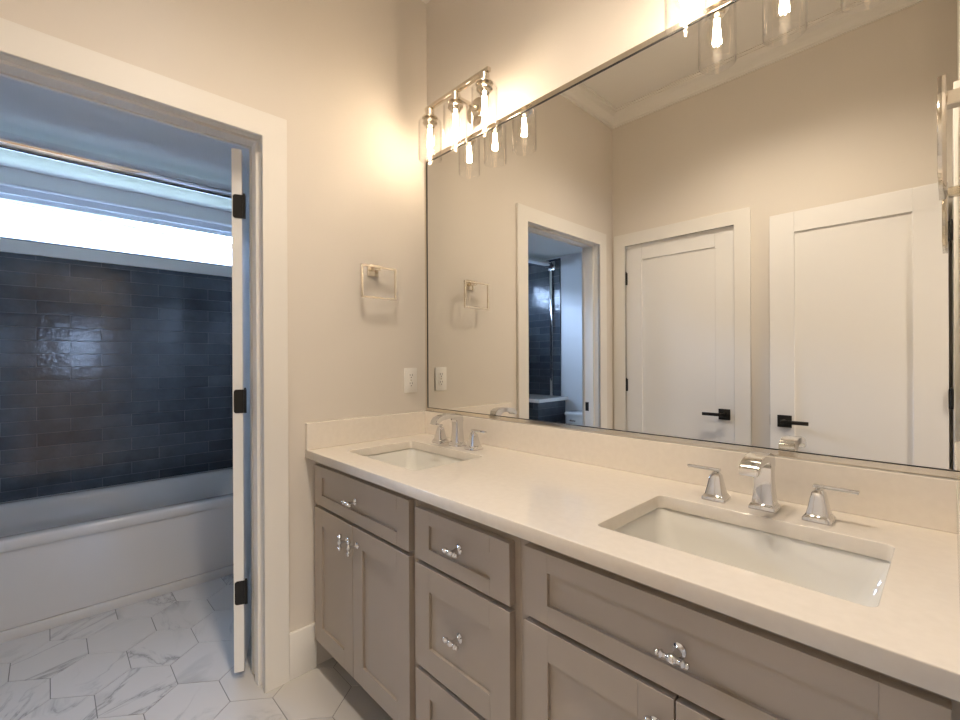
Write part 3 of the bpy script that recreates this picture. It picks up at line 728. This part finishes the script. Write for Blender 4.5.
boxobj('sill_board', xo + .067, BX + .016, WY0, WY1, WZ0 - .0002, WZ0 + .010, 'sillstone', root, .002, 1)

# ------------------------------------------------------------------ bedroom behind the entrance (gives the daylight in the glossy tile)
bx0, bx1, by0, by1, bh = W + TH, 4.6, -3.2, 1.2, 2.75
S(boxobj('floor_bedroom', bx0 + .02, bx1, by0, by1, -.08, 0, 'wood'), 'brown wooden bedroom floor beyond the entrance', 'floor')
S(boxobj('ceiling_bedroom', bx0, bx1 + .12, by0 - .12, by1 + .12, bh, bh + .1, 'ceiling'), 'white bedroom ceiling beyond the entrance', 'ceiling')
S(plate('wall_bedroom_far', rect(by0, by1, 0, bh), [rect(-.99, -.76, 1.31, 1.58)], .12, 'bedroom', None, mat_yz(bx1 + .06)), 'bedroom wall with a small window', 'wall')
S(boxobj('wall_bedroom_left', bx0, bx1 + .12, by1, by1 + .12, 0, bh, 'bedroom'), 'bedroom side wall towards the mirror side', 'wall')
S(boxobj('wall_bedroom_right', bx0, bx1 + .12, by0 - .12, by0, 0, bh, 'bedroom'), 'bedroom side wall towards the closet side', 'wall')
S(boxobj('wall_bedroom_near_left', bx0 - TH, bx0, YB + TH, by1, 0, bh, 'bedroom'), 'bedroom wall continuing past the vanity room', 'wall')
S(boxobj('wall_bedroom_near_right', bx0 - TH, bx0, by0, YF - TH, 0, bh, 'bedroom'), 'bedroom wall continuing past the closet', 'wall')
root = empty('window_2', (0, 0, 0)); S(root, 'small bedroom window split by one glazing bar', 'window')
plate('frame', rect(-.99, -.76, 1.31, 1.58), [rect(-.965, -.785, 1.335, 1.437), rect(-.965, -.785, 1.453, 1.555)], .05, 'vinyl', root, mat_yz(bx1 + .06))
boxobj('pane', bx1 + .058, bx1 + .062, -.97, -.78, 1.33, 1.56, 'pane', root)
S(boxobj('wall_closet', 0, W, YF - TH - .75, YF - TH - .65, 0, 2.4, 'bath_wall'), 'closet wall behind the closed door', 'wall')
S(boxobj('wall_closet_left', 0, .06, YF - TH - .649, YF - TH - .001, 0, 2.4, 'bath_wall'), 'left closet wall', 'wall')
S(boxobj('wall_closet_right', W - .1, W, YF - TH - .649, YF - TH - .001, 0, 2.4, 'bath_wall'), 'right closet wall', 'wall')
S(boxobj('ceiling_closet', 0, W, YF - TH - .75, YF - TH - .001, 2.4, 2.5, 'ceiling'), 'closet ceiling behind the closed door', 'ceiling')
S(boxobj('floor_closet', 0, W, YF - TH - .65, YF - TH - .001, -.08, -.002, 'wood') if YF - TH - .65 < BY0 - TH else boxobj('floor_closet', .06, W - .1, YF - TH - .64, YF - TH - .002, .0003, .004, 'wood'), 'closet floor', 'floor')

# ------------------------------------------------------------------ outdoors behind the tub window
S(boxobj('ground', -30, BX - wt - .05, -20, 20, -.25, -.15, 'ground'), 'grassy ground outside the bathroom window', 'ground')
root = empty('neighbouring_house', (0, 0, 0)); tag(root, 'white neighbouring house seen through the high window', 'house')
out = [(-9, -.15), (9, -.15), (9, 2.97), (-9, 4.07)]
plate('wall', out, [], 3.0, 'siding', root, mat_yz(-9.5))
plate('roof_edge', [(-9, 4.065), (9, 2.965), (9, 3.055), (-9, 4.155)], [], 3.06, 'roofdark', root, mat_yz(-9.5))
plate('gable_flashing', [(-2.62, 3.85), (-2.54, 3.85), (-1.46, 3.10), (-1.54, 3.10)], [], .03, 'roofdark', root, mat_yz(-7.98))  # dark flashing strip along the gable rake
def tree(x, y, h, r, label, seed):
    rnd = random.Random(seed)
    root = empty('tree', (x, y, -.15)); tag(root, label, 'tree', 'trees behind the neighbouring house')
    bm = bmesh.new(); lathe(bm, [(.16, 0), (.12, h * .3), (.08, h * .6), (.03, h * .95)], (0, 0, 0), 'z', 10)
    tips = []
    for k in range(16):
        t = rnd.uniform(0, 2 * PI); z0 = h * rnd.uniform(.35, .85); L = r * rnd.uniform(.6, 1)
        a = Vector((0, 0, z0)); b = Vector((L * math.cos(t), L * math.sin(t), min(h, z0 + L * rnd.uniform(.2, .7))))
        dv = b - a; m = Matrix.Translation((a + b) / 2) @ dv.to_track_quat('Z', 'Y').to_matrix().to_4x4()
        bmesh.ops.create_cone(bm, segments=6, radius1=.04, radius2=.012, depth=dv.length, cap_ends=True, matrix=m); tips.append((a, b))
    finish('trunk', bm, 'bark', root)
    bm = bmesh.new()
    for a, b in tips:
        for q in range(110):
            p = a.lerp(b, rnd.uniform(.3, 1.05)) + Vector([rnd.gauss(0, .28) for _ in range(3)])
            s = rnd.uniform(.05, .10); nrm = Vector([rnd.gauss(0, 1) for _ in range(3)]).normalized(); u = nrm.orthogonal().normalized(); v = nrm.cross(u)
            vs = [bm.verts.new(p + u * s * ca + v * s * .5 * sa) for ca, sa in ((1, 0), (.2, .9), (-1, 0), (.2, -.9))]
            bm.faces.new(vs)
    finish('foliage', bm, 'leaf', root)
tree(-13.2, 2.4, 4.9, 1.5, 'leafy tree right of the window view, behind the white house', 1)
tree(-13.6, -2.2, 4.9, 1.2, 'smaller leafy tree left of its neighbour, behind the white house', 2)
